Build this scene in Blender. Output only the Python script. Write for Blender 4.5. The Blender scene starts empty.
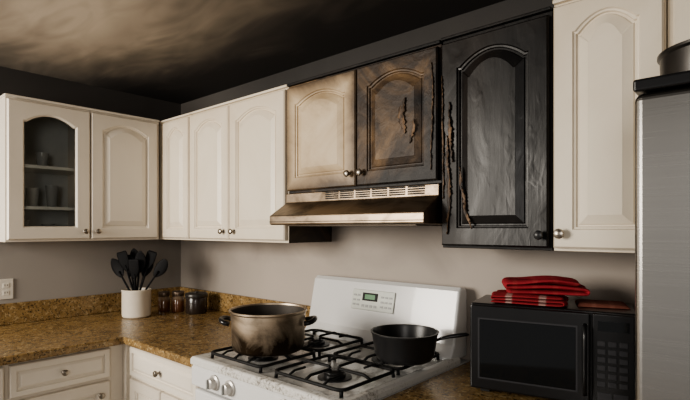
import bpy, bmesh, math, random
from mathutils import Vector, Matrix
random.seed(7)
S = bpy.context.scene
COL = S.collection

# ------------------------------------------------------------ materials
def newmat(name):
    m = bpy.data.materials.new(name); m.use_nodes = True
    nt = m.node_tree
    return m, nt, nt.nodes, nt.links, nt.nodes['Principled BSDF']

def mix(nt, fac, a, b):
    n = nt.nodes.new('ShaderNodeMix'); n.data_type = 'RGBA'
    for s, v in ((0, fac), (6, a), (7, b)):
        if isinstance(v, (int, float)): n.inputs[s].default_value = v
        elif isinstance(v, tuple): n.inputs[s].default_value = (*v, 1) if len(v) == 3 else v
        else: nt.links.new(v, n.inputs[s])
    return n.outputs[2]

def mth(nt, op, a, b=None, c=None, clamp=False):
    n = nt.nodes.new('ShaderNodeMath'); n.operation = op; n.use_clamp = clamp
    for i, v in enumerate((a, b, c)):
        if v is None: continue
        if isinstance(v, (int, float)): n.inputs[i].default_value = v
        else: nt.links.new(v, n.inputs[i])
    return n.outputs[0]

def noise(nt, scale, detail=4, vec=None, dist=0.0, stretch=None, rough=.5):
    n = nt.nodes.new('ShaderNodeTexNoise')
    n.inputs['Scale'].default_value = scale; n.inputs['Detail'].default_value = detail
    n.inputs['Distortion'].default_value = dist; n.inputs['Roughness'].default_value = rough
    if vec is None:
        vec = nt.nodes.new('ShaderNodeNewGeometry').outputs['Position']
    if stretch:
        mp = nt.nodes.new('ShaderNodeMapping'); mp.inputs['Scale'].default_value = stretch
        nt.links.new(vec, mp.inputs['Vector']); vec = mp.outputs[0]
    nt.links.new(vec, n.inputs['Vector'])
    return n.outputs['Fac']

def ramp(nt, fac, stops):
    n = nt.nodes.new('ShaderNodeValToRGB'); nt.links.new(fac, n.inputs[0])
    e = n.color_ramp.elements
    while len(e) < len(stops): e.new(.5)
    for el, (p, c) in zip(e, stops):
        el.position = p; el.color = (*c, 1) if len(c) == 3 else c
    return n.outputs[0]

def bump(nt, bsdf, h, strength=.2, dist=.005):
    b = nt.nodes.new('ShaderNodeBump'); b.inputs['Strength'].default_value = strength
    b.inputs['Distance'].default_value = dist
    nt.links.new(h, b.inputs['Height']); nt.links.new(b.outputs[0], bsdf.inputs['Normal'])

def simple(name, col, rough=.5, metal=0., var=.08, scale=30, bmp=0.03, stretch=None, coat=0, spec=.5):
    m, nt, N, L, B = newmat(name)
    f = noise(nt, scale, 4, stretch=stretch)
    a = tuple(c * (1 - var) for c in col); b = tuple(min(1, c * (1 + var)) for c in col)
    L.new(mix(nt, f, a, b), B.inputs['Base Color'])
    B.inputs['Roughness'].default_value = rough; B.inputs['Metallic'].default_value = metal
    B.inputs['Coat Weight'].default_value = coat; B.inputs['Specular IOR Level'].default_value = spec
    if bmp: bump(nt, B, f, bmp)
    return m

def burn_mat(name, bias, wx, wz, we, wn, stops, rough=.45, nscale=5, bm=.25, crack=0.0, dist=1.0, st=(1, 1, .6), spec=.5, off=(0, 0, 0)):
    m, nt, N, L, B = newmat(name)
    tc = N.new('ShaderNodeTexCoord'); sep = N.new('ShaderNodeSeparateXYZ')
    L.new(tc.outputs['Generated'], sep.inputs[0])
    gx, gz = sep.outputs[0], sep.outputs[2]
    ex = mth(nt, 'ABSOLUTE', mth(nt, 'MULTIPLY_ADD', gx, 2, -1))
    ez = mth(nt, 'ABSOLUTE', mth(nt, 'MULTIPLY_ADD', gz, 2, -1))
    e = mth(nt, 'POWER', mth(nt, 'MAXIMUM', ex, ez), 4)
    n = noise(nt, nscale, 8, dist=dist, rough=.62, stretch=st)
    v = mth(nt, 'MULTIPLY_ADD', e, we, bias)
    v = mth(nt, 'MULTIPLY_ADD', gx, wx, v)
    v = mth(nt, 'MULTIPLY_ADD', mth(nt, 'SUBTRACT', 1, gz), wz, v)
    v = mth(nt, 'MULTIPLY_ADD', mth(nt, 'SUBTRACT', n, .5), wn, v, clamp=True)
    L.new(ramp(nt, v, stops), B.inputs['Base Color'])
    B.inputs['Roughness'].default_value = rough
    B.inputs['Specular IOR Level'].default_value = spec
    h = noise(nt, 22, 8, dist=.6, rough=.6)
    if crack:   # blistered char: soft bubbles plus fine vertical grain
        b1 = noise(nt, 9, 3, dist=1.0, rough=.4, stretch=(1, 1, .5))
        b3 = ramp(nt, noise(nt, 26, 2, dist=.5, rough=.4, stretch=(1, 1, .5)), [(.56, (0, 0, 0)), (.70, (1, 1, 1))])
        b2 = noise(nt, 90, 3, dist=.3, stretch=(1, 1, .12))
        h = mth(nt, 'ADD', mth(nt, 'MULTIPLY', b1, crack), mth(nt, 'MULTIPLY', b2, .12))
        h = mth(nt, 'ADD', h, mth(nt, 'MULTIPLY', b3, .10))
        L.new(ramp(nt, noise(nt, 4, 5, dist=.8, stretch=(1, 1, .5)), [(.3, (.30,) * 3), (.7, (.55,) * 3)]), B.inputs['Roughness'])
    bump(nt, B, h, bm, .01)
    return m

WHITE = burn_mat('white_cabinet_paint', .06, 0, -.10, .12, .38,
                 [(0, (.75, .68, .565)), (.25, (.62, .535, .415)), (1, (.28, .22, .15))], .38, 3, .03)
WHITE_L = burn_mat('white_cabinet_paint_b', .07, 0, -.12, .08, .32,
                 [(0, (.73, .675, .59)), (.3, (.58, .515, .43)), (1, (.28, .22, .15))], .38, 3, .03)
SCORCH1 = burn_mat('smoke_browned_paint', .06, .14, .05, .50, .68,
                   [(0, (.66, .56, .42)), (.20, (.55, .44, .30)), (.38, (.34, .25, .155)), (.58, (.12, .08, .045)), (.8, (.025, .018, .013)), (1, (.012, .01, .009))], .4, 3.2, .10, st=(1, 1, 1.3))
SCORCH2 = burn_mat('scorched_paint', .35, .30, .05, .14, 1.7,
                   [(0, (.38, .28, .17)), (.25, (.26, .17, .09)), (.42, (.13, .082, .044)), (.58, (.04, .026, .017)), (.75, (.012, .010, .009)), (1, (.009, .008, .008))], .5, 2.8, .32, st=(1, 1, .8), spec=.35)
CHAR = burn_mat('charred_wood', .84, .30, .0, -.22, 1.1,
                [(0, (.20, .12, .065)), (.35, (.085, .05, .028)), (.5, (.018, .013, .010)), (1, (.006, .0055, .0055))], .45, 5, .30, 1.0, st=(1, 1, .35), spec=.36)
CHARBOX = burn_mat('charred_frame', .68, .1, .1, .1, 1.2,
                [(0, (.26, .17, .09)), (.3, (.10, .06, .03)), (.5, (.018, .014, .012)), (1, (.007, .007, .007))], .55, 9, .4, spec=.3)
FLAKE = burn_mat('peeled_paint', .50, 0, 0, 0, 1.5,
                [(0, (.33, .23, .14)), (.35, (.17, .105, .06)), (.6, (.035, .024, .017)), (1, (.01, .01, .01))], .5, 25, .4, spec=.3)
INSIDE = simple('cabinet_interior', (.55, .55, .52), .6)
SHELF = simple('shelf_edge', (.90, .88, .80), .5)
NICKEL = simple('brushed_nickel', (.32, .29, .25), .3, 1, bmp=0)
BLACKMET = simple('black_enamel', (.018, .018, .019), .34, 0, bmp=.05)
IRON = simple('cast_iron', (.012, .012, .012), .6, 0, scale=200, bmp=.2, spec=.3)
BLACKPL = simple('black_plastic', (.011, .011, .012), .28, 0, bmp=.02)
DARKGLASS = simple('dark_glass', (.006, .007, .008), .08, 0, bmp=0)
PANELBTN = simple('button_grey', (.030, .030, .034), .4, bmp=0)
CERAM = simple('crock_ceramic', (.68, .62, .53), .35, bmp=.03)
UTEN = simple('utensil_nylon', (.008, .008, .009), .6, bmp=.03, spec=.15)
PLATE = simple('outlet_plastic', (.66, .62, .55), .35, bmp=0)
SLOT = simple('dark_slot', (.01, .01, .01), .7, bmp=0)
LCD = simple('lcd_green', (.08, .22, .10), .3, bmp=0)
LCDB = simple('display_bezel', (.55, .57, .52), .35, bmp=0)
GREYBTN = simple('grey_button', (.33, .34, .33), .4, bmp=0)
LIDM = simple('jar_lid', (.16, .12, .09), .35, .6)
KNOBM = simple('range_knob', (.55, .53, .50), .3, .4)
FRSIDE = simple('fridge_side', (.04, .04, .042), .45)
ALU = simple('pot_interior', (.055, .045, .036), .6, .2, var=.3)

def amber():
    m, nt, N, L, B = newmat('spice_jar_glass')
    z = N.new('ShaderNodeTexCoord'); s = N.new('ShaderNodeSeparateXYZ'); L.new(z.outputs['Generated'], s.inputs[0])
    f = mth(nt, 'ADD', s.outputs[2], mth(nt, 'MULTIPLY', noise(nt, 60, 4), .2))
    L.new(ramp(nt, f, [(0, (.12, .045, .018)), (.7, (.18, .075, .03)), (.9, (.30, .22, .15))]), B.inputs['Base Color'])
    B.inputs['Roughness'].default_value = .12; B.inputs['Coat Weight'].default_value = .6
    return m
AMBER = amber()

def granite():
    m, nt, N, L, B = newmat('granite')
    a = noise(nt, 11, 8, dist=1.0, rough=.7)
    b = noise(nt, 95, 6, dist=.5, rough=.7)
    c = noise(nt, 45, 5, dist=.8, rough=.65)
    base = ramp(nt, a, [(.3, (.12, .07, .028)), (.45, (.23, .145, .06)), (.58, (.32, .21, .09)), (.75, (.165, .10, .045))])
    sp = ramp(nt, b, [(.40, (1, 1, 1)), (.47, (0, 0, 0))])
    r1 = mix(nt, sp, base, (.035, .024, .015))
    sp2 = ramp(nt, c, [(.55, (0, 0, 0)), (.64, (.8, .8, .8))])
    r2 = mix(nt, sp2, r1, (.46, .36, .20))
    L.new(r2, B.inputs['Base Color'])
    B.inputs['Roughness'].default_value = .25
    return m
GRANITE = granite()

def brushed(name, col, rough, sc, soot=0.0, stretch=(1, 1, 120), grad=None, var=.12, rv=.15, bm=.03):
    m, nt, N, L, B = newmat(name)
    f = noise(nt, sc, 4, stretch=stretch)
    c = mix(nt, f, tuple(x * (1 - var) for x in col), tuple(min(1, x * (1 + var)) for x in col))
    if soot:
        g = noise(nt, 5, 6, dist=1.2, rough=.65)
        k = ramp(nt, g, [(.45, (0, 0, 0)), (.72, (soot,) * 3)])
        if grad:  # heat staining rising from the base
            tc = N.new('ShaderNodeTexCoord'); s = N.new('ShaderNodeSeparateXYZ'); L.new(tc.outputs['Generated'], s.inputs[0])
            gg = mth(nt, 'MULTIPLY', mth(nt, 'SUBTRACT', .6, s.outputs[2], clamp=True), grad)
            k = mth(nt, 'ADD', k, mth(nt, 'MULTIPLY', gg, mth(nt, 'MULTIPLY_ADD', g, 1.5, .1)), clamp=True)
        c = mix(nt, k, c, (.05, .035, .022))
    L.new(c, B.inputs['Base Color'])
    B.inputs['Metallic'].default_value = 1
    L.new(mth(nt, 'MULTIPLY_ADD', f, rv, rough), B.inputs['Roughness'])
    if bm: bump(nt, B, f, bm, .002)
    return m
STEEL = brushed('stainless_steel', (.43, .415, .39), .24, 6, stretch=(.3, .3, 160), var=.05, rv=.05, bm=0)
HOODM = brushed('smoke_stained_steel', (.34, .27, .20), .33, 3.5, .97)
POTM = brushed('stained_pot_steel', (.52, .43, .33), .36, 4, .75, grad=1.8)

def wallmat(name, left):
    m, nt, N, L, B = newmat(name)
    g = N.new('ShaderNodeNewGeometry'); s = N.new('ShaderNodeSeparateXYZ'); L.new(g.outputs['Position'], s.inputs[0])
    n = noise(nt, 2.2, 6, dist=.8)
    z = mth(nt, 'MULTIPLY_ADD', mth(nt, 'SUBTRACT', n, .5), .40, s.outputs[2])
    zz = mth(nt, 'MULTIPLY_ADD', z, 1 / 1.5, -.6)   # .9->0 , 2.4->1
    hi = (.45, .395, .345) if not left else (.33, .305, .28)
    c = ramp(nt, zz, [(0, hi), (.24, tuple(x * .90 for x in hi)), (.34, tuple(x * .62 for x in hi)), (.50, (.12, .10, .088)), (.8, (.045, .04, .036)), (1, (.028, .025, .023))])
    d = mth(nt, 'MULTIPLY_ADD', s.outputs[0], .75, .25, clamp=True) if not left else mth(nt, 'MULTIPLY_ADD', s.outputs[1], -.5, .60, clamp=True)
    c = mix(nt, d, (.12, .108, .097), c)  # colour also mixed darker towards the corner, on top of the height gradient
    L.new(c, B.inputs['Base Color']); B.inputs['Roughness'].default_value = .7
    bump(nt, B, noise(nt, 120, 3), .08, .002)
    return m
WALLB = wallmat('sooty_wall_paint', False); WALLL = wallmat('sooty_wall_paint_left', True)

def ceilmat():
    m, nt, N, L, B = newmat('smoke_stained_ceiling')
    g = N.new('ShaderNodeNewGeometry'); s = N.new('ShaderNodeSeparateXYZ'); L.new(g.outputs['Position'], s.inputs[0])
    x, y = s.outputs[0], s.outputs[1]
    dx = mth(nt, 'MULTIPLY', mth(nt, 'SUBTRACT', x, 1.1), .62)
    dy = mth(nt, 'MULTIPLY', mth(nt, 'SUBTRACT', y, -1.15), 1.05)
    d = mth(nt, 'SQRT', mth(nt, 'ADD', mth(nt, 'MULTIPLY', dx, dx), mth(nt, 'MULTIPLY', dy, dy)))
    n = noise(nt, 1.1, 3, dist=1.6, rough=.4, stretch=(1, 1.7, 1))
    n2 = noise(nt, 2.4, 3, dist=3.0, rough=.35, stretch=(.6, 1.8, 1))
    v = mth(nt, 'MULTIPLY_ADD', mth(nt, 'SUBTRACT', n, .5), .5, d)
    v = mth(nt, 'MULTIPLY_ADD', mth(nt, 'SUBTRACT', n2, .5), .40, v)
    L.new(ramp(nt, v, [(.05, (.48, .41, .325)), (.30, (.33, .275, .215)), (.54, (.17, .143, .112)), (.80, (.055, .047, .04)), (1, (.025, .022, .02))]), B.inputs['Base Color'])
    B.inputs['Roughness'].default_value = .8
    return m
CEIL = ceilmat()

def range_white():
    m, nt, N, L, B = newmat('porcelain_enamel')
    n = noise(nt, 75, 6, rough=.75); n2 = noise(nt, 4, 5, dist=1)
    k = mth(nt, 'MULTIPLY', n, mth(nt, 'MULTIPLY_ADD', n2, .9, .5))
    L.new(ramp(nt, k, [(.50, (.66, .65, .62)), (.60, (.44, .42, .38)), (.72, (.10, .09, .08))]), B.inputs['Base Color'])
    B.inputs['Roughness'].default_value = .16; B.inputs['Coat Weight'].default_value = .4
    return m
PORC = range_white()
PORC2 = simple('white_enamel', (.68, .68, .67), .2, 0, .03, 6, 0, coat=.3)

def towelmat(name, a, b, sc, lo=.8, hi=.92, dirn='X'):
    m, nt, N, L, B = newmat(name)
    tc = N.new('ShaderNodeTexCoord')
    w = N.new('ShaderNodeTexWave'); w.bands_direction = dirn; w.inputs['Scale'].default_value = sc; w.inputs['Distortion'].default_value = .6
    L.new(tc.outputs['Object'], w.inputs['Vector'])
    f = ramp(nt, w.outputs['Fac'], [(lo, (0, 0, 0)), (hi, (1, 1, 1))])
    L.new(mix(nt, f, a, b), B.inputs['Base Color']); B.inputs['Roughness'].default_value = 1
    B.inputs['Specular IOR Level'].default_value = .1
    bump(nt, B, noise(nt, 350, 3), .6, .003)
    return m
TOWEL = towelmat('red_terry', (.33, .036, .045), (.36, .05, .055), 5)
TOWEL2 = towelmat('red_white_terry', (.32, .038, .045), (.45, .28, .25), 3, .86, .95)
HOLDER = towelmat('potholder_cloth', (.20, .075, .055), (.24, .10, .075), 6)

def floor_mat():
    m, nt, N, L, B = newmat('floor_tile')
    br = N.new('ShaderNodeTexBrick'); br.offset = 0; br.inputs['Scale'].default_value = 1
    br.inputs['Brick Width'].default_value = .33; br.inputs['Row Height'].default_value = .33; br.inputs['Mortar Size'].default_value = .005
    br.inputs['Color1'].default_value = (.25, .21, .17, 1); br.inputs['Color2'].default_value = (.22, .185, .15, 1); br.inputs['Mortar'].default_value = (.1, .09, .08, 1)
    L.new(N.new('ShaderNodeNewGeometry').outputs['Position'], br.inputs['Vector'])
    L.new(br.outputs[0], B.inputs['Base Color']); B.inputs['Roughness'].default_value = .5
    return m
FLOOR = floor_mat()

def glassmat():
    m, nt, N, L, B = newmat('cabinet_glass')
    out = [n for n in N if n.type == 'OUTPUT_MATERIAL'][0]
    tr = N.new('ShaderNodeBsdfTransparent'); tr.inputs[0].default_value = (.85, .87, .87, 1)
    gl = N.new('ShaderNodeBsdfGlossy'); gl.inputs['Roughness'].default_value = .06
    fr = N.new('ShaderNodeFresnel'); fr.inputs[0].default_value = 1.5
    ms = N.new('ShaderNodeMixShader'); L.new(fr.outputs[0], ms.inputs[0]); L.new(tr.outputs[0], ms.inputs[1]); L.new(gl.outputs[0], ms.inputs[2])
    L.new(ms.outputs[0], out.inputs[0])
    return m
GLASS = glassmat()

# ------------------------------------------------------------ mesh helpers
def root(name, loc=(0, 0, 0), rz=0):
    o = bpy.data.objects.new(name, None); o.location = loc; o.rotation_euler = (0, 0, rz)
    o.empty_display_size = .1
    COL.objects.link(o); return o

def add(name, verts, faces, mat, parent=None, smooth=False, bevel=0, seg=2, loc=None, rot=None, world=False, mats=None, fm=None, subsurf=0):
    me = bpy.data.meshes.new(name); me.from_pydata([tuple(v) for v in verts], [], faces)
    for mm in (mats or [mat]): me.materials.append(mm)
    if fm:
        for p, i in zip(me.polygons, fm): p.material_index = i
    bm = bmesh.new(); bm.from_mesh(me); bmesh.ops.recalc_face_normals(bm, faces=bm.faces); bm.to_mesh(me); bm.free()
    if smooth:
        for p in me.polygons: p.use_smooth = True
    o = bpy.data.objects.new(name, me); COL.objects.link(o)
    if loc: o.location = loc
    if rot: o.rotation_euler = rot
    if parent:
        o.parent = parent
        if world: o.matrix_parent_inverse = (Matrix.Translation(parent.location) @ parent.rotation_euler.to_matrix().to_4x4()).inverted()
    if bevel:
        b = o.modifiers.new('b', 'BEVEL'); b.width = bevel; b.segments = seg; b.limit_method = 'ANGLE'; b.angle_limit = math.radians(40)
    if subsurf:
        s_ = o.modifiers.new('s', 'SUBSURF'); s_.levels = subsurf; s_.render_levels = subsurf
    return o

BF = [(0, 1, 3, 2), (4, 6, 7, 5), (0, 4, 5, 1), (2, 3, 7, 6), (0, 2, 6, 4), (1, 5, 7, 3)]
def boxes(name, lst, mat, parent=None, **k):
    v, f = [], []
    for (x0, x1, y0, y1, z0, z1) in lst:
        n = len(v)
        v += [(x, y, z) for x in (x0, x1) for y in (y0, y1) for z in (z0, z1)]
        f += [tuple(n + i for i in q) for q in BF]
    return add(name, v, f, mat, parent, **k)

def lathe(name, prof, mat, parent=None, seg=40, c=(0, 0, 0), axis='z', **k):
    v, f = [], []
    for r, h in prof:
        for i in range(seg):
            a = 2 * math.pi * i / seg
            p = (r * math.cos(a), r * math.sin(a), h)
            if axis == 'y': p = (p[0], -h, p[1])
            if axis == 'x': p = (h, p[0], p[1])
            v.append((p[0] + c[0], p[1] + c[1], p[2] + c[2]))
    for j in range(len(prof) - 1):
        for i in range(seg):
            f.append((j * seg + i, j * seg + (i + 1) % seg, (j + 1) * seg + (i + 1) % seg, (j + 1) * seg + i))
    if prof[0][0] > 1e-5 and not k.pop('open0', False): f.append(tuple(range(seg)))
    if prof[-1][0] > 1e-5: f.append(tuple((len(prof) - 1) * seg + i for i in range(seg)))
    k.pop('open0', None)
    k.setdefault('smooth', True)
    o = add(name, v, f, mat, parent, **k)
    bm = bmesh.new(); bm.from_mesh(o.data); bmesh.ops.remove_doubles(bm, verts=bm.verts, dist=1e-6); bm.to_mesh(o.data); bm.free()
    o.modifiers.new('e', 'EDGE_SPLIT').split_angle = math.radians(40)
    return o

def tubemesh(pts, r, seg=10, flat=1.0, closed=False):
    pts = [Vector(p) for p in pts]; v, f = [], []
    n = len(pts); up = Vector((0, 0, 1))
    rs = r if isinstance(r, (list, tuple)) else [r] * n
    prev = None
    for i, p in enumerate(pts):
        if closed: t = pts[(i + 1) % n] - pts[i - 1]
        else: t = pts[min(i + 1, n - 1)] - pts[max(i - 1, 0)]
        t.normalize()
        if prev is None:
            a = t.cross(up)
            if a.length < .1: a = t.cross(Vector((1, 0, 0)))
        else: a = prev - t * prev.dot(t)
        a.normalize(); prev = a; b = t.cross(a)
        for k in range(seg):
            an = 2 * math.pi * k / seg
            v.append(p + a * math.cos(an) * rs[i] + b * math.sin(an) * rs[i] * flat)
    m = n if closed else n - 1
    for i in range(m):
        j = (i + 1) % n
        for k in range(seg):
            f.append((i * seg + k, i * seg + (k + 1) % seg, j * seg + (k + 1) % seg, j * seg + k))
    if not closed:
        f.append(tuple(range(seg))); f.append(tuple((n - 1) * seg + k for k in range(seg)))
    return v, f

def tubes(name, lst, mat, parent=None, seg=10, **k):
    v, f = [], []
    for it in lst:
        pts, r = it[0], it[1]; flat = it[2] if len(it) > 2 else 1.0
        a, b = tubemesh(pts, r, seg, flat); n = len(v)
        v += a; f += [tuple(n + i for i in q) for q in b]
    k.setdefault('smooth', True)
    return add(name, v, f, mat, parent, **k)

def prism(name, prof, x0, x1, mat, parent=None, **k):  # prof (y,z) extruded in x
    n = len(prof)
    v = [(x0, y, z) for y, z in prof] + [(x1, y, z) for y, z in prof]
    f = [(i, (i + 1) % n, n + (i + 1) % n, n + i) for i in range(n)] + [tuple(range(n)), tuple(range(n, 2 * n))]
    return add(name, v, f, mat, parent, **k)

# ------------------------------------------------------------ doors
def ringpts(x0, x1, z0, z1, rise, y):
    zt = z1 - rise; P = []
    NB, NS, NT = 4, 6, 24
    for i in range(NB): P.append((x0 + (x1 - x0) * i / NB, y, z0))
    for i in range(NS): P.append((x1, y, z0 + (zt - z0) * i / NS))
    for i in range(NT):
        s = i / NT; q = min(1, max(0, (s - .05) / .90))
        P.append((x1 + (x0 - x1) * s, y, zt + rise * math.sin(math.pi * q) ** .8))
    for i in range(NS): P.append((x0, y, zt + (z0 - zt) * i / NS))
    return P

def door(name, w, h, mat, parent, loc, rz=0, stile=.06, rise=.045, glass=False, T=.022, world=True, bottom=None):
    b = bottom or stile
    def A(i, y): return ringpts(stile + i, w - stile - i, b + i, h - stile * .8 - i, rise, y)
    def R(i, y): return ringpts(i, w - i, i, h - i, 0, y)
    if glass:
        loops = [R(0, 0), R(0, -T + .006), R(.005, -T), A(0, -T), A(.008, -T + .009), A(.010, 0)]
    else:
        loops = [R(0, 0), R(0, -T + .006), R(.005, -T), A(0, -T), A(.003, -T + .006), A(.008, -T + .007), A(.010, -T + .014), A(.015, -T + .014), A(.018, -T + .010), A(.042, -T + .001), A(.044, -T)]
    n = len(loops[0]); v = sum(loops, []); f = []
    for j in range(len(loops) - 1):
        for i in range(n):
            f.append((j * n + i, j * n + (i + 1) % n, (j + 1) * n + (i + 1) % n, (j + 1) * n + i))
    if glass:
        j = len(loops) - 1
        for i in range(n): f.append((j * n + i, j * n + (i + 1) % n, (i + 1) % n, i))
    else:
        f.append(tuple(range(n))); f.append(tuple((len(loops) - 1) * n + i for i in range(n)))
    o = add(name, v, f, mat, parent, loc=loc, rot=(0, 0, rz), world=world)
    if glass:
        g = A(.006, -.009)
        add('glass_pane', g, [tuple(range(n))], GLASS, parent, loc=loc, rot=(0, 0, rz), world=world)
    return o

def knob(parent, p, d=(0, -1), mat=None, r=.015):
    rz = math.atan2(d[0], -d[1])
    prof = [(.009, 0), (.006, .004), (.005, .012), (r * .8, .016), (r, .022), (r * .85, .028), (r * .4, .031), (0, .0315)]
    return lathe('knob', prof, mat or NICKEL, parent, seg=20, axis='y', loc=p, rot=(0, 0, rz), world=True)

ZT, ZB = 2.13, 1.37
def carcass(r, x0, x1, y0, y1, z0, z1, mat, **k):
    return boxes('carcass', [(x0, x1, y0, y1, z0, z1)], mat, r, world=True, bevel=.002, **k)

# left run (glass + solid door)
r = root('glass_door_cabinet', (.155, -.76, 1.75))
t = .018; X1 = .309; Y0, Y1 = -1.178, -.337
boxes('carcass', [(.004, X1, Y0, Y0 + t, ZB, ZT), (.004, X1, Y1 - t, Y1, ZB, ZT), (.004, X1, -.775, -.757, ZB + t, ZT - t),
                  (.004, X1, Y0 + t, Y1 - t, ZB, ZB + t), (.004, X1, Y0 + t, Y1 - t, ZT - t, ZT),
                  (X1 - .02, X1, Y0 + t, Y0 + .05, ZB + t, ZT - t), (X1 - .02, X1, -.80, -.776, ZB + t, ZT - t)], WHITE_L, r, world=True)
boxes('crown_lip', [(.004, .324, Y0 - .006, Y1, ZT, ZT + .012)], WHITE_L, r, world=True, bevel=.003)
boxes('interior', [(.006, .012, Y0 + t, -.776, ZB + t, ZT - t)], INSIDE, r, world=True)
boxes('shelves', [(.013, .288, Y0 + t + .001, -.777, z, z + .017) for z in (1.545, 1.770)], SHELF, r, world=True)
GW = simple('smoked_glassware', (.42, .42, .40), .15)
for (yy, zz, hh) in [(-1.09, 1.562, .11), (-1.0, 1.562, .11), (-.9, 1.562, .13), (-1.07, 1.787, .12), (-.95, 1.787, .09), (-1.05, ZB + t, .10), (-.92, ZB + t, .08)]:
    lathe('glassware', [(.02, 0), (.024, .005), (.034, hh), (.032, hh), (.021, .006), (0, .006)], GW, r, seg=20, c=(.12, yy, zz), world=True)
door('glass_door', .405, .735, WHITE_L, r, (.311, -1.173, ZB + .012), math.pi / 2, glass=True, stile=.068, bottom=.062)
door('solid_door', .405, .735, WHITE_L, r, (.311, -.760, ZB + .012), math.pi / 2)
knob(r, (.333, -.797, 1.425), (1, 0)); knob(r, (.333, -.728, 1.425), (1, 0))

# main run
r = root('upper_cabinet', (.33, -.16, 1.75))
carcass(r, .004, .66, -.309, -.004, ZB, ZT, WHITE)
boxes('crown_lip', [(.004, .66, -.324, -.004, ZT, ZT + .012)], WHITE, r, world=True, bevel=.003)
door('corner_door', .305, .735, WHITE, r, (.348, -.311, ZB + .012), stile=.055)
r = root('upper_cabinet', (1.1, -.16, 1.75))
carcass(r, .663, 1.531, -.309, -.004, ZB, ZT, WHITE)
boxes('crown_lip', [(.663, 1.531, -.324, -.004, ZT, ZT + .012)], WHITE, r, world=True, bevel=.003)
door('door_a', .395, .735, WHITE, r, (.669, -.311, ZB + .012), stile=.058)
door('door_b', .452, .735, WHITE, r, (1.072, -.311, ZB + .012), stile=.06)
knob(r, (1.02, -.333, 1.425)); knob(r, (1.115, -.333, 1.425))
boxes('stained_side', [(1.531, 1.5325, -.309, -.004, ZB, 1.604)], SCORCH1, r, world=True)

# hood cabinet
r = root('scorched_upper_cabinet', (1.95, -.16, 1.87))
carcass(r, 1.535, 2.377, -.309, -.004, 1.61, ZT, SCORCH2)
boxes('crown_lip', [(1.535, 2.377, -.324, -.004, ZT, ZT + .012)], CHARBOX, r, world=True, bevel=.003)
door('browned_door', .433, .495, SCORCH1, r, (1.541, -.311, 1.622), stile=.058, rise=.04)
door('scorched_door', .389, .495, SCORCH2, r, (1.981, -.311, 1.622), stile=.056, rise=.04)
knob(r, (1.944, -.333, 1.675)); knob(r, (2.012, -.333, 1.675))

def ribbon(name, pts, w, parent, curl=.006, mat=FLAKE):
    v, f = [], []
    n = len(pts); K = 7
    for i, (x, y, z) in enumerate(pts):
        ww = w * math.sin(math.pi * (i + .3) / (n - .4)) ** .6 * (.55 + .8 * random.random())
        for k in range(K):
            s = k / (K - 1) - .5
            v.append((x + ww * s + random.uniform(-.0008, .0008), y - curl * max(0, s * 2) ** 2 * random.uniform(.3, 1.2), z + random.uniform(-.001, .001)))
    for i in range(n - 1):
        for k in range(K - 1):
            f.append((i * K + k, i * K + k + 1, (i + 1) * K + k + 1, (i + 1) * K + k))
    o = add(name, v, f, mat, parent, world=True, smooth=True)
    s_ = o.modifiers.new('t', 'SOLIDIFY'); s_.thickness = .001
    return o
def wig(x, z0, z1, n=16, a=.003, y=-.3345, lean=0):
    ph = random.uniform(0, 6); out = []; dx = 0
    for i in range(n):
        dx = dx * .8 + random.uniform(-a, a)
        s = i / (n - 1)
        out.append((x + dx + lean * s + a * 2 * math.sin(s * 5 + ph), y, z0 + (z1 - z0) * s))
    return out
ribbon('peeling_paint_a', wig(2.225, 1.81, 1.95, 20), .028, r)
ribbon('peeling_paint_b', wig(2.255, 1.77, 1.86, 16, lean=.02), .018, r)
ribbon('peeling_paint_c', wig(2.350, 1.66, 2.06, 50, .0015), .008, r)

# charred cabinet
r = root('charred_upper_cabinet', (2.58, -.16, 1.75))
carcass(r, 2.381, 2.777, -.309, -.004, ZB, ZT + .006, CHARBOX)
boxes('crown_lip', [(2.381, 2.777, -.324, -.004, ZT + .006, ZT + .016)], CHARBOX, r, world=True, bevel=.003)
door('charred_door', .383, .738, CHAR, r, (2.388, -.311, ZB + .010), stile=.062, rise=.05)
knob(r, (2.748, -.333, 1.42), mat=BLACKMET)
ribbon('peeling_paint_a', wig(2.418, 1.42, 1.78, 60, .0018), .016, r, .008)
ribbon('peeling_paint_b', wig(2.438, 1.68, 1.90, 40, .002, lean=-.02), .016, r, .01)
ribbon('peeling_paint_c', wig(2.490, 1.50, 1.66, 30, .002, lean=-.025), .016, r, .01)
ribbon('peeling_paint_d', wig(2.396, 1.55, 2.0, 60, .001), .008, r)
ribbon('peeling_paint_e', wig(2.505, 1.44, 1.54, 20, .002, lean=-.02), .012, r)

# right white cabinet
r = root('upper_cabinet', (2.93, -.16, 1.75))
carcass(r, 2.781, 3.082, -.309, -.004, ZB, ZT + .02, WHITE)
boxes('crown_lip', [(2.781, 3.082, -.324, -.004, ZT + .02, ZT + .032)], WHITE, r, world=True, bevel=.003)
door('door_a', .294, .755, WHITE, r, (2.786, -.311, ZB + .010), stile=.057, rise=.045)
knob(r, (2.81, -.333, 1.425), r=.016)
r = root('bridge_cabinet', (3.55, -.16, 2.0))
carcass(r, 3.085, 3.97, -.309, -.004, 1.80, ZT + .02, WHITE)
door('door_a', .43, .32, WHITE, r, (3.10, -.311, 1.815), stile=.05, rise=.02)
door('door_b', .42, .32, WHITE, r, (3.54, -.311, 1.815), stile=.05, rise=.02)

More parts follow.
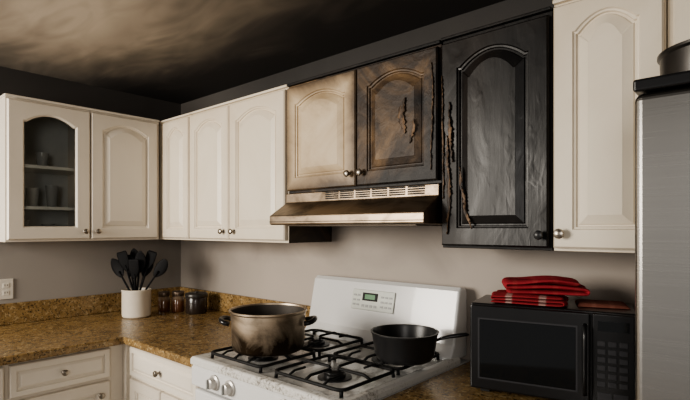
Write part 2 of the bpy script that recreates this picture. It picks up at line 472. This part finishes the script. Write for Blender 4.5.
# ------------------------------------------------------------ range hood
r = root('range_hood', (1.95, -.2, 1.53))
prism('canopy', [(-.004, 1.608), (-.329, 1.608), (-.331, 1.563), (-.428, 1.503), (-.434, 1.498), (-.434, 1.462), (-.425, 1.457), (-.004, 1.457)], 1.535, 2.377, HOODM, r, world=True, bevel=.003)
boxes('vent_slots', [(1.80 + i * .088, 1.875 + i * .088, -.3335, -.329, z, z + .0055) for i in range(6) for z in (1.572, 1.581, 1.590, 1.599)], SLOT, r, world=True)
boxes('seam', [(1.535, 2.377, -.4355, -.4335, 1.470, 1.473)], SLOT, r, world=True)
boxes('underside_filter', [(1.60, 2.31, -.38, -.06, 1.452, 1.4575)], simple('filter_mesh', (.12, .1, .08), .5, .8), r, world=True)

# ------------------------------------------------------------ base cabinets
CW = WHITE_L
def drawer(name, w, h, parent, loc, rz=0):
    T = .022; v = []; L_ = [(0, 0), (0, -T + .006), (.005, -T), (.026, -T), (.029, -T + .010), (.033, -T + .010), (.036, -T + .007), (.046, -T + .001)]
    for i, y in L_: v += [(i, y, i), (w - i, y, i), (w - i, y, h - i), (i, y, h - i)]
    f = [(0, 1, 2, 3)]
    for j in range(len(L_) - 1):
        for i in range(4): f.append((j * 4 + i, j * 4 + (i + 1) % 4, j * 4 + 4 + (i + 1) % 4, j * 4 + 4 + i))
    n = (len(L_) - 1) * 4; f.append((n, n + 1, n + 2, n + 3))
    return add(name, v, f, CW, parent, loc=loc, rot=(0, 0, rz), world=True)
ZC = .89
r = root('base_cabinet', (.4, -1.6, .45))
boxes('carcass', [(.004, .79, -2.4, -.785, .10, .852)], CW, r, world=True)
boxes('toe_kick', [(.004, .72, -2.4, -.785, .002, .10)], SLOT, r, world=True)
for y0, w in [(-1.285, .43), (-1.735, .43), (-2.185, .43)]:
    drawer('drawer', w, .145, r, (.791, y0, .697), math.pi / 2)
    door('door', w, .555, CW, r, (.791, y0, .125), math.pi / 2, rise=.001)
    knob(r, (.813, y0 + w / 2, .770), (1, 0)); knob(r, (.813, y0 + w - .05, .62), (1, 0))
r = root('base_cabinet', (1.1, -.4, .45))
boxes('carcass', [(.004, 1.493, -.758, -.004, .10, .852)], CW, r, world=True)
boxes('filler', [(.775, .83, -.784, -.758, .10, .852)], CW, r, world=True)
boxes('toe_kick', [(.8, 1.493, -.70, -.004, .002, .10)], SLOT, r, world=True)
drawer('drawer', .62, .145, r, (.855, -.759, .697)); knob(r, (1.165, -.781, .770))
door('door_a', .305, .555, CW, r, (.855, -.759, .125), rise=.001); door('door_b', .305, .555, CW, r, (1.17, -.759, .125), rise=.001)
knob(r, (1.13, -.781, .62)); knob(r, (1.2, -.781, .62))
r = root('base_cabinet', (2.72, -.4, .45))
boxes('carcass', [(2.369, 3.08, -.758, -.004, .10, .852)], CW, r, world=True)
boxes('toe_kick', [(2.369, 3.08, -.70, -.004, .002, .10)], SLOT, r, world=True)
drawer('drawer', .68, .145, r, (2.385, -.759, .697)); knob(r, (2.72, -.781, .77))
door('door_a', .335, .555, CW, r, (2.385, -.759, .125), rise=.001); door('door_b', .335, .555, CW, r, (2.73, -.759, .125), rise=.001)

# countertop
r = root('granite_countertop', (.5, -.5, ZC))
poly = [(.004, -.004), (.004, -2.42), (.83, -2.42), (.83, -.80), (1.495, -.80), (1.495, -.004)]
n = len(poly)
add('slab', [(x, y, .853) for x, y in poly] + [(x, y, ZC) for x, y in poly],
    [(i, (i + 1) % n, n + (i + 1) % n, n + i) for i in range(n)] + [tuple(range(n)), tuple(range(n, 2 * n))], GRANITE, r, world=True, bevel=.008, seg=3)
boxes('backsplash', [(.004, .024, -2.42, -.004, ZC + .001, 1.012), (.024, 1.482, -.024, -.004, ZC + .001, 1.012)], GRANITE, r, world=True, bevel=.003)
r = root('granite_countertop', (2.7, -.4, ZC))
boxes('slab', [(2.352, 3.082, -.80, -.004, .853, ZC)], GRANITE, r, world=True, bevel=.008, seg=3)
boxes('backsplash', [(2.352, 3.082, -.024, -.004, ZC + .001, 1.012)], GRANITE, r, world=True, bevel=.003)

# ------------------------------------------------------------ gas range
r = root('gas_range', (1.92, -.4, .45))
RX0, RX1 = 1.503, 2.345
boxes('body', [(RX0, RX1, -.775, -.02, .02, .885)], PORC2, r, world=True, bevel=.004)
prism('control_panel', [(-.776, .79), (-.80, .79), (-.822, .80), (-.822, .872), (-.80, .892), (-.776, .892)], RX0, RX1, PORC2, r, world=True, bevel=.004)
boxes('oven_door', [(RX0 + .005, RX1 - .005, -.81, -.777, .24, .78)], PORC2, r, world=True, bevel=.008)
boxes('oven_window', [(RX0 + .15, RX1 - .15, -.812, -.809, .36, .62)], DARKGLASS, r, world=True, bevel=.001)
boxes('drawer', [(RX0 + .005, RX1 - .005, -.81, -.777, .04, .23)], PORC2, r, world=True, bevel=.008)
tubes('oven_handle', [([(RX0 + .08, -.81, .735), (RX0 + .08, -.85, .735), (RX0 + .1, -.86, .735), (RX1 - .1, -.86, .735), (RX1 - .08, -.85, .735), (RX1 - .08, -.81, .735)], .011)], PORC2, r, world=True)
def cooktop():
    x0, x1, y0, y1 = RX0, RX1, -.828, -.10
    L_ = [(0, .884), (0, .905), (.006, .916), (.028, .918), (.045, .908), (.06, .907)]
    v = []
    for i, z in L_: v += [(x0 + i, y0 + i, z), (x1 - i, y0 + i, z), (x1 - i, y1 - i * .5, z), (x0 + i, y1 - i * .5, z)]
    f = [(0, 1, 2, 3)]
    for j in range(len(L_) - 1):
        for i in range(4): f.append((j * 4 + i, j * 4 + (i + 1) % 4, j * 4 + 4 + (i + 1) % 4, j * 4 + 4 + i))
    n = (len(L_) - 1) * 4; f.append((n, n + 1, n + 2, n + 3))
    add('cooktop', v, f, PORC, r, world=True, bevel=.004, seg=3)
cooktop()
prism('backguard', [(-.021, .90), (-.021, 1.178), (-.035, 1.194), (-.070, 1.194), (-.088, 1.180), (-.128, 1.0), (-.135, .965), (-.165, .918), (-.165, .90)], RX0 - .018, RX1 - .012, PORC2, r, world=True, bevel=.012, seg=4)
ang = math.atan2(.040, .178)
e = bpy.data.objects.new('display', None); COL.objects.link(e); e.parent = r
e.location = Vector((1.893, -.1085, 1.102)) - Vector(r.location); e.rotation_euler = (-ang, 0, 0)
boxes('bezel', [(-.125, .125, -.004, .002, -.048, .048)], LCDB, e, bevel=.003)
boxes('lcd', [(-.06, .03, -.0055, -.003, -.004, .034)], SLOT, e)
boxes('lcd_lit', [(-.045, .015, -.0065, -.005, .004, .026)], LCD, e)
boxes('buttons', [(x, x + .016, -.006, -.003, z, z + .009) for x in (-.115, -.092, .05, .073, .096) for z in (-.03, -.008, .015)] + [(-.06 + i * .024, -.044 + i * .024, -.006, -.003, -.034, -.022) for i in range(4)], GREYBTN, e)
for kx in (1.675, 1.775, 2.08, 2.18):
    lathe('burner_knob', [(.030, 0), (.030, .006), (.022, .009), (.020, .028), (.016, .031), (0, .0315)], KNOBM, r, axis='y', seg=24, c=(kx, -.823, .842), world=True)
    boxes('knob_grip', [(kx - .004, kx + .004, -.862, -.85, .824, .860)], GREYBTN, r, world=True, bevel=.002)
def rrect(cx, cy, hx, hy, rad, z, k=5):
    P = []
    for (sx, sy, a0) in ((1, 1, 0), (-1, 1, 90), (-1, -1, 180), (1, -1, 270)):
        for i in range(k + 1):
            a = math.radians(a0 + 90 * i / k)
            P.append((cx + sx * (hx - rad) + rad * math.cos(a), cy + sy * (hy - rad) + rad * math.sin(a), z))
    return P
GZ = .943
for bx in (1.725, 2.125):
    for by in (-.625, -.315):
        lathe('burner', [(.062, .9075), (.062, .911), (.040, .913), (.040, .922), (.034, .926), (.034, .931), (.030, .934), (0, .935)], BLACKMET, r, seg=28, c=(bx, by, 0), world=True)
        hx, hy = .165, .148
        fr = rrect(bx, by, hx, hy, .03, GZ - .012)
        v, f = tubemesh(fr, .0062, 8, closed=True)
        add('grate_frame', v, f, IRON, r, world=True, smooth=True)
        L_ = []
        for dx, dy in ((1, 0), (-1, 0), (0, 1), (0, -1)):
            ex, ey = dx * hx, dy * hy
            L_.append(([(bx + ex, by + ey, GZ - .012), (bx + ex * .82, by + ey * .82, GZ), (bx + dx * .028, by + dy * .028, GZ), (bx + dx * .022, by + dy * .022, GZ - .006)], .0055))
        for sx in (1, -1):
            for sy in (1, -1):
                L_.append(([(bx + sx * (hx - .01), by + sy * (hy - .01), GZ - .012), (bx + sx * (hx - .008), by + sy * (hy - .008), .908)], .0065))
        for sx in (-.5, .5):
            L_.append(([(bx + sx * hx, by - hy, GZ - .012), (bx + sx * hx, by - hy * .8, GZ), (bx + sx * hx, by - hy * .45, GZ)], .0045))
            L_.append(([(bx + sx * hx, by + hy, GZ - .012), (bx + sx * hx, by + hy * .8, GZ), (bx + sx * hx, by + hy * .45, GZ)], .0045))
        tubes('grate_bars', L_, IRON, r, seg=8, world=True)

# ------------------------------------------------------------ pots
PZ = GZ + .0065
va = math.radians(41.5)
r = root('stock_pot', (1.758, -.625, PZ))
lathe('body', [(0, .0), (.128, .0), (.140, .006), (.146, .02), (.151, .152), (.158, .158), (.158, .164), (.151, .164), (.1475, .152), (.141, .02), (.13, .009), (0, .008)], POTM, r, seg=64)
lathe('inside', [(.1478, .158), (.1462, .150), (.1395, .022), (.13, .0105), (0, .0098)], ALU, r, seg=64, open0=True)
for sg in (1, -1):
    rx, ry = math.cos(va) * sg, math.sin(va) * sg
    tx, ty = -ry, rx
    P = []
    for i in range(11):
        a = math.pi * i / 10
        rad = .149 + .042 * math.sin(a) ** .6; tt = .05 * math.cos(a)
        P.append((rx * rad + tx * tt, ry * rad + ty * tt, .112 + .012 * math.sin(a)))
    tubes('loop_handle', [(P, .010)], BLACKPL, r)
r = root('saucepan', (2.262, -.385, PZ))
lathe('body', [(0, 0), (.092, 0), (.102, .005), (.112, .025), (.123, .098), (.128, .103), (.128, .107), (.121, .107), (.1175, .098), (.107, .027), (.098, .009), (0, .008)], BLACKMET, r, seg=64)
ha = math.radians(36); cx, sy = math.cos(ha), math.sin(ha)
P = [(a * cx, a * sy, z) for a, z in ((.116, .072), (.135, .080), (.165, .088), (.20, .094), (.228, .098), (.238, .098))]
tubes('handle', [(P, [.008, .009, .012, .014, .012, .006], .6)], BLACKPL, r, seg=12)

# ------------------------------------------------------------ microwave
MW, MD, MH = .485, .245, .300
mr = root('microwave_oven', (2.535, -.400, ZC), math.radians(13))
r = mr
boxes('case', [(0, MW, .014, MD, .014, MH)], BLACKPL, r, bevel=.006, seg=3)
boxes('feet', [(x, x + .03, y, y + .03, .001, .014) for x in (.03, MW - .06) for y in (.03, MD - .05)], SLOT, r)
boxes('door', [(.003, .365, -.006, .014, .018, MH - .004)], BLACKPL, r, bevel=.006, seg=3)
boxes('door_window', [(.035, .325, -.0075, -.005, .058, MH - .05)], DARKGLASS, r, bevel=.001)
boxes('window_frame', [(.030, .330, -.0068, -.0055, .053, MH - .045)], PANELBTN, r)
boxes('control_panel', [(.369, MW - .003, -.004, .014, .018, MH - .004)], BLACKPL, r, bevel=.005, seg=3)
boxes('display', [(.385, .466, -.0055, -.0035, MH - .055, MH - .025)], DARKGLASS, r)
boxes('keypad', [(.384 + c * .029, .405 + c * .029, -.0058, -.0035, .080 + k * .024, .095 + k * .024) for c in range(3) for k in range(6)] + [(.384, .422, -.0058, -.0035, .036, .062), (.427, .464, -.0058, -.0035, .036, .062)], PANELBTN, r, bevel=.0008)
tubes('door_handle', [([(.350, -.006, .05), (.350, -.022, .06), (.350, -.026, .10), (.350, -.026, MH - .08), (.350, -.022, MH - .05), (.350, -.006, MH - .04)], .006)], BLACKPL, r)

# folded towels: continuous cloth folded back and forth, swept along its width
def folded(name, w, d, th, nf, mat, parent, loc, rz, seed, drape=0.0, amp=.004):
    rnd = random.Random(seed); ph = [rnd.uniform(0, 6) for _ in range(8)]
    path = []   # centreline (x,z); folds at either x end
    for k in range(nf):
        z = th * (k + .5) * 1.04; xs = (-1, 1) if k % 2 == 0 else (1, -1)
        shr = 1 - .03 * k + rnd.uniform(-.03, .03)
        for i in range(13):
            s = i / 12; path.append(((xs[0] + (xs[1] - xs[0]) * s) * w / 2 * shr, z, k))
        if k < nf - 1:
            for a in (-50, 0, 50):
                an = math.radians(a)
                path.append((xs[1] * (w / 2 * shr + th * .5 * math.cos(an)), z + th * .52 * (1 + math.sin(an)), k + .5))
    n = len(path); NY = 16; v, f = [], []
    for j in range(NY + 1):
        q = j / NY * 2 - 1
        top, bot = [], []
        for i, (x, z, k) in enumerate(path):
            p0 = path[max(0, i - 1)]; p1 = path[min(n - 1, i + 1)]
            tx, tz = p1[0] - p0[0], p1[1] - p0[1]; l = math.hypot(tx, tz) or 1
            nx, nz = -tz / l, tx / l
            hx = th * .46 * (1 - abs(q) ** 8 * .6)
            yy = q * d / 2 * (1 + .03 * math.sin(k * 2 + ph[0])) + .006 * math.sin(x * 20 + ph[1] + k)
            wz = amp * k * .6 * (math.sin(x * 26 + ph[2]) + math.sin(q * 4 + ph[3] + x * 12)) * .6
            wz = max(wz, -th * .12 * k)
            top.append((x + nx * hx + .004 * math.sin(q * 5 + ph[4] + k), yy, max(.0005, z + nz * hx + wz)))
            bot.append((x - nx * hx + .004 * math.sin(q * 5 + ph[4] + k), yy, max(.0005, z - nz * hx + wz)))
        v += top + bot[::-1]
    M = 2 * n
    for j in range(NY):
        for i in range(M):
            f.append((j * M + i, j * M + (i + 1) % M, (j + 1) * M + (i + 1) % M, (j + 1) * M + i))
    for j in (0, NY):
        for i in range(n - 1):
            f.append((j * M + i, j * M + i + 1, j * M + M - 2 - i, j * M + M - 1 - i))
    return add(name, v, f, mat, parent, smooth=True, loc=loc, rot=(0, 0, rz), subsurf=1)
TZ = ZC + MH
tr = root('kitchen_towel', (2.680, -.255, TZ + .001), math.radians(13))
folded('lower_towel', .225, .17, .010, 3, TOWEL2, tr, (0, .0, 0), .04, 3, amp=.003)
folded('upper_towel', .235, .15, .015, 3, TOWEL, tr, (.045, .008, .033), .22, 9, amp=.007)
def cloth(name, w, d, th, z, mat, parent, loc, rz, amp=.006, seed=0):
    rnd = random.Random(seed); ph = [rnd.uniform(0, 6) for _ in range(6)]
    nx, ny = 26, 18; v, f = [], []
    def wob(x, y): return amp * (math.sin(x * 22 + ph[0]) * .5 + math.sin(y * 30 + ph[1] + x * 9) * .5)
    for side in (1, 0):
        for j in range(ny + 1):
            for i in range(nx + 1):
                u, q = i / nx * 2 - 1, j / ny * 2 - 1
                e = (1 - abs(u) ** 10) ** .5 * (1 - abs(q) ** 10) ** .5 if side else 0
                x = u * w / 2; y = q * d / 2
                v.append((x, y, z + .001 + (th + wob(x, y)) * (.12 + .88 * e) if side else z))
    M = (nx + 1) * (ny + 1)
    for s_ in (0, 1):
        for j in range(ny):
            for i in range(nx):
                a = s_ * M + j * (nx + 1) + i; f.append((a, a + 1, a + nx + 2, a + nx + 1))
    bd = [i for i in range(nx + 1)] + [j * (nx + 1) + nx for j in range(1, ny + 1)] + [ny * (nx + 1) + i for i in range(nx - 1, -1, -1)] + [j * (nx + 1) for j in range(ny - 1, 0, -1)]
    for k in range(len(bd)):
        a, b = bd[k], bd[(k + 1) % len(bd)]; f.append((a, b, M + b, M + a))
    return add(name, v, f, mat, parent, smooth=True, loc=loc, rot=(0, 0, rz), subsurf=1)
pr = root('potholder', (2.885, -.17, TZ + .001), math.radians(20))
cloth('quilted_pad', .15, .12, .011, 0, HOLDER, pr, (0, 0, 0), 0, .002, 5)

# ------------------------------------------------------------ fridge
r = root('refrigerator', (3.5, -.4, .87))
FX0, FX1, FY = 3.086, 3.96, -.75
boxes('cabinet_body', [(FX0 + .004, FX1 - .004, -.68, -.03, .02, 1.725)], FRSIDE, r, world=True, bevel=.006)
boxes('top_cap', [(FX0 - .002, FX1 + .002, FY + .0, -.03, 1.726, 1.752)], BLACKPL, r, world=True, bevel=.006, seg=3)
xm = (FX0 + FX1) / 2
boxes('door_left', [(FX0, xm - .003, FY, -.684, .66, 1.722)], STEEL, r, world=True, bevel=.016, seg=5)
boxes('door_right', [(xm + .003, FX1, FY, -.684, .66, 1.722)], STEEL, r, world=True, bevel=.016, seg=5)
boxes('freezer_drawer', [(FX0, FX1, FY, -.684, .08, .652)], STEEL, r, world=True, bevel=.016, seg=5)
tubes('handles', [([(x, FY, 1.0), (x, FY - .045, 1.02), (x, FY - .05, 1.06), (x, FY - .05, 1.5), (x, FY - .045, 1.54), (x, FY, 1.56)], .011) for x in (xm - .04, xm + .04)] +
      [([(FX0 + .1, FY, .6), (FX0 + .12, FY - .05, .6), (FX1 - .12, FY - .05, .6), (FX1 - .1, FY, .6)], .011)], STEEL, r, world=True)
r = root('cooking_pot', (3.225, -.56, 1.753))
lathe('body', [(0, 0), (.105, 0), (.114, .006), (.118, .02), (.120, .072), (.125, .077), (.125, .083), (.117, .083), (.115, .072), (.112, .02), (.10, .008), (0, .008)], simple('dark_pot_metal', (.09, .085, .08), .38, .9), r, seg=48)
tubes('handle', [([(.12, 0, .06), (.16, 0, .07), (.28, 0, .08)], [.008, .011, .009], .6)], BLACKPL, r)

# ------------------------------------------------------------ crock and utensils
r = root('utensil_crock', (.312, -.485, ZC + .001))
lathe('crock', [(0, 0), (.076, 0), (.083, .006), (.085, .02), (.085, .160), (.088, .166), (.085, .171), (.079, .169), (.078, .160), (.078, .015), (0, .012)], CERAM, r, seg=48)
vr = Vector((math.cos(va), math.sin(va), 0)); vf = Vector((-math.sin(va), math.cos(va), 0))
specs = [(-.155, .02, .345, 'sp', 1.15), (-.085, -.02, .40, 'sl', 1.1), (-.03, .03, .42, 'sp', 1.1), (.03, -.02, .385, 'sp', 1.2), (.095, .02, .41, 'sl', 1.05), (.185, -.01, .35, 'sp', 1.15), (.0, -.04, .33, 'sl', 1.1), (-.045, .0, .35, 'sp', 1.2), (.06, .03, .35, 'sp', 1.2)]
for k, (a, b, h, ty, sc) in enumerate(specs):
    base = vr * (-a * .25) + vf * (-b * .3) + Vector((0, 0, .016))
    tip = vr * a + vf * b + Vector((0, 0, h))
    dirv = (tip - base).normalized()
    p1 = base.lerp(tip, .70)
    tubes('utensil_handle', [([base, base.lerp(tip, .4), p1, base.lerp(tip, .8)], .006)], UTEN, r, seg=8)
    v, f = [], []; nl, ns = 10, 12
    side = dirv.cross(vf).normalized(); nor = side.cross(dirv)
    ln = .115 * sc; wd = (.032 if ty == 'sp' else .030) * sc
    for i in range(nl + 1):
        s_ = i / nl
        if ty == 'sp': ww = wd * math.sin(math.pi * min(1, max(.04, s_ * .97 + .02))) ** .6; th = .006
        else: ww = wd * (.25 + .75 * min(1, s_ * 2.2)) * (1 if s_ < .93 else .8); th = .003
        c = p1 + dirv * ln * s_ + nor * (.012 * math.sin(math.pi * s_) if ty == 'sp' else 0)
        for j in range(ns):
            an = 2 * math.pi * j / ns
            v.append(c + side * ww * math.cos(an) + nor * th * math.sin(an) * max(.3, math.sin(math.pi * s_)))
    for i in range(nl):
        for j in range(ns): f.append((i * ns + j, i * ns + (j + 1) % ns, (i + 1) * ns + (j + 1) % ns, (i + 1) * ns + j))
    f += [tuple(range(ns)), tuple(nl * ns + j for j in range(ns))]
    add('utensil_head', v, f, UTEN, r, smooth=True)

# jars
for (x, y, rr, h) in [(.245, -.265, .040, .105), (.335, -.215, .042, .112)]:
    r = root('spice_jar', (x, y, ZC + .001))
    lathe('jar', [(0, 0), (rr * .95, 0), (rr, .006), (rr, h * .82), (rr * .8, h * .92), (rr * .8, h)], AMBER, r, seg=32)
    lathe('lid', [(rr * .9, h * .93), (rr * .92, h * .94), (rr * .92, h + .018), (rr * .86, h + .022), (0, h + .022)], LIDM, r, seg=32)
r = root('storage_canister', (.475, -.165, ZC + .001))
lathe('body', [(0, 0), (.064, 0), (.068, .005), (.068, .100), (.065, .105)], simple('canister_body', (.03, .022, .018), .2), r, seg=36)
lathe('lid', [(.070, .103), (.072, .106), (.072, .124), (.067, .130), (.015, .132), (.012, .140), (0, .141)], simple('canister_lid', (.05, .045, .04), .35, .5), r, seg=36)

# outlet
r = root('wall_outlet', (.001, -1.10, 1.094))
boxes('cover_plate', [(0, .006, -.036, .036, -.058, .058)], PLATE, r, bevel=.002)
boxes('receptacles', [(.004, .008, -.016, .016, z - .014, z + .014) for z in (-.021, .021)], PLATE, r, bevel=.003)
boxes('slots', [(.0075, .0085, y - .001, y + .001, z - .004, z + .006) for z in (-.021, .021) for y in (-.006, .006)], SLOT, r)

# ------------------------------------------------------------ room
RXW, RY = 4.05, -3.9; H = 2.365
boxes('floor', [(-.1, RXW + .1, RY, .1, -.1, 0)], FLOOR)
boxes('ceiling', [(-.1, RXW + .1, RY, .1, H, H + .1)], CEIL)
boxes('wall_left', [(-.1, 0, RY, .1, 0, H)], WALLL)
boxes('wall_back', [(0, RXW, 0, .1, 0, H)], WALLB)
boxes('wall_right', [(RXW, RXW + .1, RY, .1, 0, H)], WALLL)

# ------------------------------------------------------------ lights
w = bpy.data.worlds.new('w'); S.world = w; w.use_nodes = True
w.node_tree.nodes['Background'].inputs[0].default_value = (1, .97, .94, 1)
w.node_tree.nodes['Background'].inputs[1].default_value = .28
def area(name, loc, target, sx, sy, p, col):
    l = bpy.data.lights.new(name, 'AREA'); l.shape = 'RECTANGLE'; l.size = sx; l.size_y = sy; l.energy = p; l.color = col
    o = bpy.data.objects.new(name, l); COL.objects.link(o); o.location = loc
    o.rotation_euler = (Vector(target) - Vector(loc)).to_track_quat('-Z', 'Y').to_euler()
area('window_light', (.6, -3.5, 1.75), (1.9, 0, 1.35), 1.3, 1.2, 108, (1, .93, .83))
area('side_fill_light', (3.9, -2.9, 1.7), (.3, -.6, 1.2), .8, 1.0, 20, (1, .95, .89))  # added weak fill from the right to brighten the left cabinet fronts

cam = bpy.data.cameras.new('camera'); co = bpy.data.objects.new('camera', cam); COL.objects.link(co)
co.location = (3.306, -1.91, 1.441); co.rotation_euler = (math.pi / 2, 0, math.radians(41.37))
cam.sensor_width = 36; cam.lens = 487 / 690 * 36; cam.shift_y = 28.5 / 690; cam.clip_start = .02
S.camera = co
S.view_settings.view_transform = 'AgX'
S.view_settings.look = 'AgX - Medium High Contrast'
S.view_settings.exposure = .12
